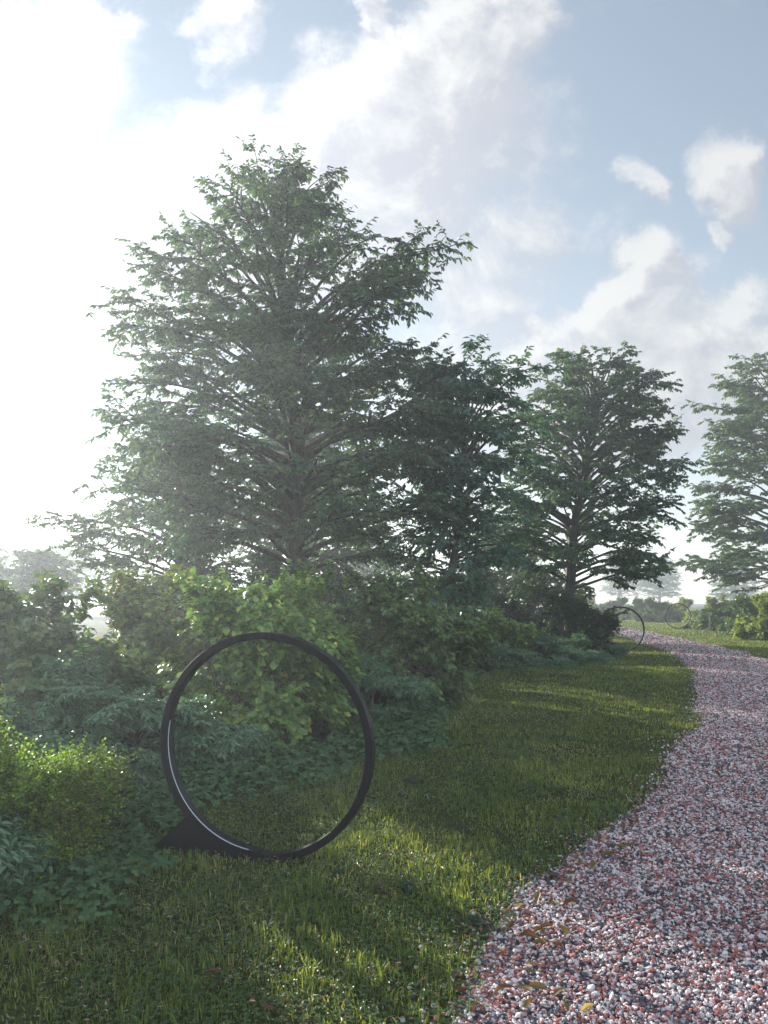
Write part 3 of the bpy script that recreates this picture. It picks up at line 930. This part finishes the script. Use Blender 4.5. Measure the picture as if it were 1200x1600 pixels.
for q in range(30):
    a = rng.uniform(0, 6.28, n); u = math.sqrt((q + .5) / 30)
    rr_ = u * pr
    c = np.stack([x + np.cos(a) * rr_, y + np.sin(a) * rr_, ph * (1 - .75 * u ** 2.2) * rng.uniform(.82, 1.08, n) + .01], 1)
    tilt = np.stack([np.cos(a) * .75 * u, np.sin(a) * .75 * u, np.ones(n)], 1) + rng.normal(0, .2, (n, 3))
    a0 = rng.uniform(0, 6.28, n)
    sz = rng.uniform(.022, .038, n) * np.clip(.75 + y / 18, 1, 1.7)
    for j in range(3):
        aa = a0 + j * 2.094
        ax = np.stack([np.cos(aa), np.sin(aa), np.full(n, -.1)], 1)
        ax[:, 2] -= (tilt[:, 0] * ax[:, 0] + tilt[:, 1] * ax[:, 1]) / tilt[:, 2]
        add_leaves(cm, c, ax, tilt, sz, sz * .95, DISC)
    if q % 3 == 0:
        P = np.stack([np.stack([x, y, np.zeros(n)], 1), np.stack([x * .6 + c[:, 0] * .4, y * .6 + c[:, 1] * .4, c[:, 2] * .6], 1), c], 1)
        add_tubes(cm, P, np.full((n, 3), .0012), 3)
tag(cm.build('ground_cover', M['cover_leaf']), 'leafy ground cover edging the border along the lawn', 'ground cover', kind='stuff')

# small dark weeds in the turf
WG = 'dark weeds in the lawn'
wm = MB()
n = 90
a = rng.uniform(0, 6.28, n); rr = rng.uniform(0, .07, n)
pos = np.stack([np.cos(a) * rr, np.sin(a) * rr, rng.uniform(.015, .065, n) * (1 - rr / .12)], 1)
add_leaves(wm, pos, np.stack([np.cos(a), np.sin(a), rng.normal(0, .3, n)], 1), np.array([0, 0, 1.]) + rng.normal(0, .35, (n, 3)), rng.uniform(.012, .022, n), rng.uniform(.008, .014, n), DISC)
add_tubes(wm, np.stack([pos * np.array([.1, .1, 0]), pos * .5, pos], 1), np.full((n, 3), .0008), 3)
wmesh = wm.mesh('weed', M['weed'])
for px, py in ((532, 1368), (640, 1392), (668, 1384), (745, 1445), (800, 1345), (860, 1375), (720, 1305), (752, 1240), (640, 1230), (885, 1120), (930, 1116), (862, 1192), (650, 1222), (395, 1270)):
    x, y = gnd(px, py)
    o = bpy.data.objects.new('weed', wmesh)
    COL.objects.link(o)
    o.location = (x, y, 0); o.rotation_euler.z = rng.uniform(0, 6.28)
    s = rng.uniform(.8, 1.4); o.scale = (s, s, s * .9)
    tag(o, 'small dark low weed clump growing in the lawn grass', 'weed', WG)


# thin wooden stakes
def stake(x, y, h, lean, label):
    mb = MB()
    P = np.array([[(0, 0, -.05), (.004, 0, h * .35), (-.003, .003, h * .7), (lean, .004, h)]])
    add_tubes(mb, P, np.array([[.014, .013, .012, .009]]), 7)
    mb.f.append(np.array([[21, 22, 23, 24, 25, 26, 27]]))
    o = mb.build('stake', M['stake'], None, True)
    o.location = (x, y, 0)
    tag(o, label, 'stake', 'wooden stakes in the border')


stake(X(582, 9.7), 9.7, .42, .01, 'thin reddish stake in front of the blue-green shrub right of the nearest ring')
stake(X(886, 18.4), 18.4, .32, -.012, 'thin reddish stake at the lawn edge before the dark bush')

# ------------------------------------------------------------------ fallen leaves, one by one
def leaf_mesh(seed, mat):
    rg = np.random.default_rng(seed)
    n, k = 9, 5
    L, W = .1, .042
    curl, twist, roll = rg.uniform(-.15, .55), rg.uniform(-1.3, 1.3), rg.uniform(.1, .55)
    rows = []
    for i in range(n):
        t = i / (n - 1)
        w = W * (math.sin(math.pi * min(t * .96 + .02, 1)) ** .75) * (1.05 - .3 * t)
        zc = .03 * curl * math.sin(math.pi * t) + .006
        row = []
        for j in range(k):
            u = (j / (k - 1) - .5) * 2
            yy = u * w * .5
            zz = abs(u) ** 1.5 * w * roll
            ca, sa = math.cos(twist * (t - .5)), math.sin(twist * (t - .5))
            row.append((t * L - L / 2, yy * ca - zz * sa, zc + yy * sa + zz * ca))
        rows.append(row)
    v = np.array(rows).reshape(-1, 3)
    i = np.arange(n - 1)[:, None]; j = np.arange(k - 1)[None]
    f = np.stack([i * k + j, i * k + j + 1, (i + 1) * k + j + 1, (i + 1) * k + j], -1).reshape(-1, 4)
    mb = MB()
    mb.add(v, f)
    add_tubes(mb, np.array([[(-L / 2 + .002, 0, .008), (-L / 2 - .012, .003, .006), (-L / 2 - .022, .002, .004)]]), np.array([[.0012, .001, .0008]]), 4)
    return mb.mesh('fallen_leaf', M[mat], True)


LM = {m: [leaf_mesh(s, m) for s in range(9)] for m in ('fallen_brown', 'fallen_olive', 'fallen_yellow')}
FL = [(985, 1266, 'b'), (999, 1273, 'b'), (994, 1288, 'b'), (936, 1281, 'b'), (991, 1311, 'b'), (944, 1319, 'y'), (980, 1325, 'o'), (970, 1333, 'o'), (950, 1346, 'o'), (969, 1345, 'b'),
      (908, 1355, 'o'), (926, 1362, 'o'), (866, 1380, 'b'), (881, 1380, 'o'), (860, 1414, 'b'), (867, 1426, 'o'), (892, 1423, 'b'), (806, 1425, 'b'), (790, 1430, 'b'), (813, 1427, 'y'),
      (863, 1459, 'y'), (849, 1460, 'o'), (840, 1467, 'o'), (879, 1466, 'o'), (826, 1479, 'b'), (842, 1487, 'o'), (866, 1491, 'b'), (800, 1458, 'b'), (834, 1516, 'o'), (822, 1531, 'o'),
      (820, 1562, 'o'), (840, 1560, 'o'), (787, 1567, 'b'), (719, 1556, 'b'), (882, 1586, 'o'), (918, 1592, 'y'), (823, 1581, 'o'), (745, 1587, 'b'), (875, 1566, 'o'),
      (964, 1253, 'g'), (600, 1400, 'g'), (642, 1460, 'g'), (488, 1481, 'g'), (332, 1543, 'g'), (322, 1551, 'g'), (395, 1588, 'g'), (420, 1592, 'g'), (446, 1590, 'g'),
      (752, 1500, 'g'), (735, 1462, 'g'), (740, 1480, 'g'), (702, 1497, 'g'), (620, 1525, 'g'), (935, 1253, 'g'), (520, 1243, 'g')]
rr = random.Random(5)
for q in range(26):
    dq = rr.uniform(3.0, 8.5)
    xq = float(np.interp(dq, PL[:, 1], PL[:, 0])) + abs(rr.gauss(0, .16)) + .03
    FL.append((600 + xq / dq * F, HZ + F * EYE / dq, rr.choice('bbbo')))
FGp = 'fallen leaves along the path edge'
KIND = {'b': ('fallen_brown', 'curled dark brown leaf fallen on the gravel edge of the path'),
        'o': ('fallen_olive', 'curled olive-brown leaf fallen on the gravel edge of the path'),
        'y': ('fallen_yellow', 'pale yellow leaf fallen on the gravel edge, lighter than the brown ones'),
        'g': ('fallen_brown', 'rusty brown leaf fallen among the lawn grass')}
for px, py, kd in FL:
    x, y = gnd(px, py)
    m, lab = KIND[kd]
    o = bpy.data.objects.new('fallen_leaf', rr.choice(LM[m]))
    COL.objects.link(o)
    o.location = (x, y, .038 if kd != 'g' else .055)
    s = rr.uniform(.55, .98) * (.7 if kd in 'yg' else 1)
    o.scale = (s, s, s)
    o.rotation_euler = (rr.uniform(-.6, .6) + (math.pi if rr.random() < .4 else 0), rr.uniform(-.45, .45), rr.uniform(0, 6.28))
    tag(o, lab, 'leaf', FGp)

# ------------------------------------------------------------------ air
SUN_AZ, SUN_EL = R(-36), R(15.5)
mb = MB()
h0, h1, e = -1., 15.5, 310.
mb.add([(-e, -e, h0), (e, -e, h0), (e, e, h0), (-e, e, h0), (-e, -e, h1), (e, -e, h1), (e, e, h1), (-e, e, h1)],
       [(3, 2, 1, 0), (4, 5, 6, 7), (0, 1, 5, 4), (1, 2, 6, 5), (2, 3, 7, 6), (3, 0, 4, 7)])
m, nt, out = new_mat('haze')
pv = nt.nodes.new('ShaderNodeVolumePrincipled')
pv.inputs['Color'].default_value = (.84, .92, 1, 1)
pv.inputs['Density'].default_value = .0032
pv.inputs['Anisotropy'].default_value = .58
nt.links.new(pv.outputs[0], out.inputs['Volume'])
tag(mb.build('haze', m), 'thin morning mist over the garden', 'haze', kind='stuff')

# ------------------------------------------------------------------ sky
w = bpy.data.worlds.new('World')
SC.world = w
w.use_nodes = True
nt = w.node_tree
nt.nodes.clear()
L = nt.links.new
wo = nt.nodes.new('ShaderNodeOutputWorld')
bg = nt.nodes.new('ShaderNodeBackground')
L(bg.outputs[0], wo.inputs[0])
sky = nt.nodes.new('ShaderNodeTexSky')
sky.sky_type = 'NISHITA'
sky.sun_disc = False
sky.sun_elevation = SUN_EL
sky.sun_rotation = SUN_AZ
sky.air_density = 1.0
sky.dust_density = 0.
sky.ozone_density = 1.0


def mth(op, a, b=None, c=None, clamp=False):
    n = nt.nodes.new('ShaderNodeMath')
    n.operation = op
    n.use_clamp = clamp
    for k, q in enumerate((a, b, c)):
        if q is None: continue
        if isinstance(q, (int, float)): n.inputs[k].default_value = q
        else: L(q, n.inputs[k])
    return n.outputs[0]


tc = nt.nodes.new('ShaderNodeTexCoord')
sx = nt.nodes.new('ShaderNodeSeparateXYZ')
L(tc.outputs['Generated'], sx.inputs[0])
yy = mth('MAXIMUM', mth('ABSOLUTE', sx.outputs[1]), .12)
U0 = mth('DIVIDE', sx.outputs[0], yy)
V0 = mth('DIVIDE', sx.outputs[2], yy)
cb = nt.nodes.new('ShaderNodeCombineXYZ')
L(U0, cb.inputs[0]); L(V0, cb.inputs[1])


def noise(vec, scale, detail=6., rough=.55, off=(0, 0, 0), dist=0.):
    mp = nt.nodes.new('ShaderNodeMapping')
    mp.inputs['Location'].default_value = off
    L(vec, mp.inputs[0])
    n = nt.nodes.new('ShaderNodeTexNoise')
    n.inputs['Scale'].default_value = scale
    n.inputs['Detail'].default_value = detail
    n.inputs['Roughness'].default_value = rough
    n.inputs['Distortion'].default_value = dist
    L(mp.outputs[0], n.inputs['Vector'])
    return n


BL = [  # clouds: azimuth and height as tangents (u, v), half sizes, turn, weight
    (40, 130, 165, 190, 0, 1.0), (110, 20, 110, 60, -20, .7), (330, 45, 75, 75, -30, .8), (612, 45, 30, 95, 35, .9), (590, 10, 70, 40, 20, .7),
    (150, 45, 40, 40, 0, .6), (250, 260, 250, 80, 20, .9), (420, 330, 470, 210, 10, 1.0), (590, 200, 260, 150, 25, 1.0), (760, 60, 90, 110, -20, .85), (720, 330, 190, 330, 0, .75),
    (980, 276, 56, 34, -30, .62), (1150, 290, 62, 125, 30, .8), (1130, 388, 24, 42, 0, .58), (930, 520, 200, 90, 22, 1.0), (985, 440, 75, 75, 0, .8), (1060, 560, 300, 110, 0, 1.0), (1150, 500, 70, 36, 0, .8), (1000, 640, 420, 90, 0, .9),
]


def cover(shift):
    wn = noise(cb.outputs[0], 4.2, 7., .6, (shift[0] * .5, shift[1] * .5, .3))
    ad = nt.nodes.new('ShaderNodeVectorMath'); ad.operation = 'MULTIPLY_ADD'
    L(wn.outputs['Color'], ad.inputs[0])
    ad.inputs[1].default_value = (.24, .24, 0)
    sh = nt.nodes.new('ShaderNodeVectorMath'); sh.operation = 'ADD'
    L(cb.outputs[0], sh.inputs[0]); sh.inputs[1].default_value = (shift[0] - .12, shift[1] - .12, 0)
    L(sh.outputs[0], ad.inputs[2])
    acc = None
    for px, py, rx, ry, rot, wt in BL:
        mp = nt.nodes.new('ShaderNodeMapping')
        mp.vector_type = 'TEXTURE'
        mp.inputs['Location'].default_value = ((px - 600) / F, (HZ - py) / F, 0)
        mp.inputs['Rotation'].default_value = (0, 0, R(rot))
        mp.inputs['Scale'].default_value = (rx / F, ry / F, 1)
        L(ad.outputs[0], mp.inputs[0])
        ln = nt.nodes.new('ShaderNodeVectorMath'); ln.operation = 'LENGTH'
        L(mp.outputs[0], ln.inputs[0])
        mr = nt.nodes.new('ShaderNodeMapRange')
        mr.interpolation_type = 'SMOOTHSTEP'
        mr.inputs[1].default_value = 1.35; mr.inputs[2].default_value = .45
        mr.inputs[3].default_value = 0; mr.inputs[4].default_value = wt
        L(ln.outputs['Value'], mr.inputs[0])
        acc = mr.outputs[0] if acc is None else mth('MAXIMUM', acc, mr.outputs[0])
    fn = noise(cb.outputs[0], 7., 9., .62, (shift[0] + 3, shift[1] + 1, 2.), .3)
    dens = mth('ADD', acc, mth('MULTIPLY', mth('SUBTRACT', fn.outputs[0], .5), 1.7))
    mr = nt.nodes.new('ShaderNodeMapRange')
    mr.interpolation_type = 'SMOOTHSTEP'
    mr.inputs[1].default_value = .14; mr.inputs[2].default_value = .92
    L(dens, mr.inputs[0])
    return mr.outputs[0], dens


den, raw = cover((0, 0))
_, raw2 = cover((-.022, .03))
# edges turned to the sun are bright, the thick middles grey
lit = nt.nodes.new('ShaderNodeMapRange')
lit.inputs[1].default_value = -.12; lit.inputs[2].default_value = .3
lit.inputs[3].default_value = 0; lit.inputs[4].default_value = 1
L(mth('SUBTRACT', raw, raw2), lit.inputs[0])
CB = 1.0
cc = nt.nodes.new('ShaderNodeMixRGB')
L(lit.outputs[0], cc.inputs[0])
cc.inputs[1].default_value = (2.25, 2.32, 2.55, 1)
cc.inputs[2].default_value = (3.6, 3.56, 3.5, 1)
mxs = nt.nodes.new('ShaderNodeMixRGB')
L(mth('MULTIPLY', den, .88), mxs.inputs[0])
hs = nt.nodes.new('ShaderNodeHueSaturation')
hs.inputs['Saturation'].default_value = .75
L(sky.outputs[0], hs.inputs['Color'])
dt = nt.nodes.new('ShaderNodeVectorMath'); dt.operation = 'DOT_PRODUCT'      # clouds near the sun are brighter
L(tc.outputs['Generated'], dt.inputs[0])
dt.inputs[1].default_value = (math.sin(SUN_AZ) * math.cos(SUN_EL), math.cos(SUN_AZ) * math.cos(SUN_EL), math.sin(SUN_EL))
near = mth('ADD', mth('MULTIPLY', mth('POWER', mth('MAXIMUM', dt.outputs['Value'], 0), 7), .9), .92)
vm = nt.nodes.new('ShaderNodeVectorMath'); vm.operation = 'SCALE'
L(cc.outputs[0], vm.inputs[0]); L(near, vm.inputs['Scale'])
# soft shoulder on the glare round the sun
dv = nt.nodes.new('ShaderNodeVectorMath'); dv.operation = 'MULTIPLY_ADD'
L(hs.outputs[0], dv.inputs[0]); dv.inputs[1].default_value = (1 / 9, 1 / 9, 1 / 9); dv.inputs[2].default_value = (1, 1, 1)
sh_ = nt.nodes.new('ShaderNodeVectorMath'); sh_.operation = 'DIVIDE'
L(hs.outputs[0], sh_.inputs[0]); L(dv.outputs[0], sh_.inputs[1])
L(sh_.outputs[0], mxs.inputs[1]); L(vm.outputs[0], mxs.inputs[2])
# unseen bright cloud bank added behind the camera as front fill light
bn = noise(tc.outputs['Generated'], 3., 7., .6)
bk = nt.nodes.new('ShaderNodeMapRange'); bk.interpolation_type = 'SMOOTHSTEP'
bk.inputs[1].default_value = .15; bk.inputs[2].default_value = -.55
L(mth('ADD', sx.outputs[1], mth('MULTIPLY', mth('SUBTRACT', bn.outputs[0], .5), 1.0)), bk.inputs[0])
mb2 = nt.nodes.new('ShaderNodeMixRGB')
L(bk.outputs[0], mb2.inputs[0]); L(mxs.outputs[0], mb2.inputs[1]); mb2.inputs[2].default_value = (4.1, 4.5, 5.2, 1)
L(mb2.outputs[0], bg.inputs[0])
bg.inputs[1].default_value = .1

# ------------------------------------------------------------------ sun
ld = bpy.data.lights.new('sun', 'SUN')
ld.energy = 4.8
ld.angle = R(.53)
ld.color = (1, .94, .84)
so = bpy.data.objects.new('sun', ld)
COL.objects.link(so)
S = Vector((math.sin(SUN_AZ) * math.cos(SUN_EL), math.cos(SUN_AZ) * math.cos(SUN_EL), math.sin(SUN_EL)))
so.rotation_euler = S.to_track_quat('Z', 'Y').to_euler()

# ------------------------------------------------------------------ camera
cd = bpy.data.cameras.new('camera')
cd.sensor_fit = 'HORIZONTAL'
cd.sensor_width = 36
cd.lens = 36
cd.shift_y = (HZ - 800) / 1200
cd.clip_start = .05
cd.clip_end = 2000
co = bpy.data.objects.new('camera', cd)
COL.objects.link(co)
co.location = (0, 0, EYE)
co.rotation_euler = (R(90), 0, 0)
SC.camera = co

vs = SC.view_settings
vs.view_transform = 'Standard'
vs.look = 'None'
vs.exposure = 1.38
vs.gamma = 1
cy = SC.cycles
cy.use_adaptive_sampling = False
cy.max_bounces = 8
cy.diffuse_bounces = 5
cy.glossy_bounces = 2
cy.transmission_bounces = 4
cy.volume_bounces = 1
cy.transparent_max_bounces = 8
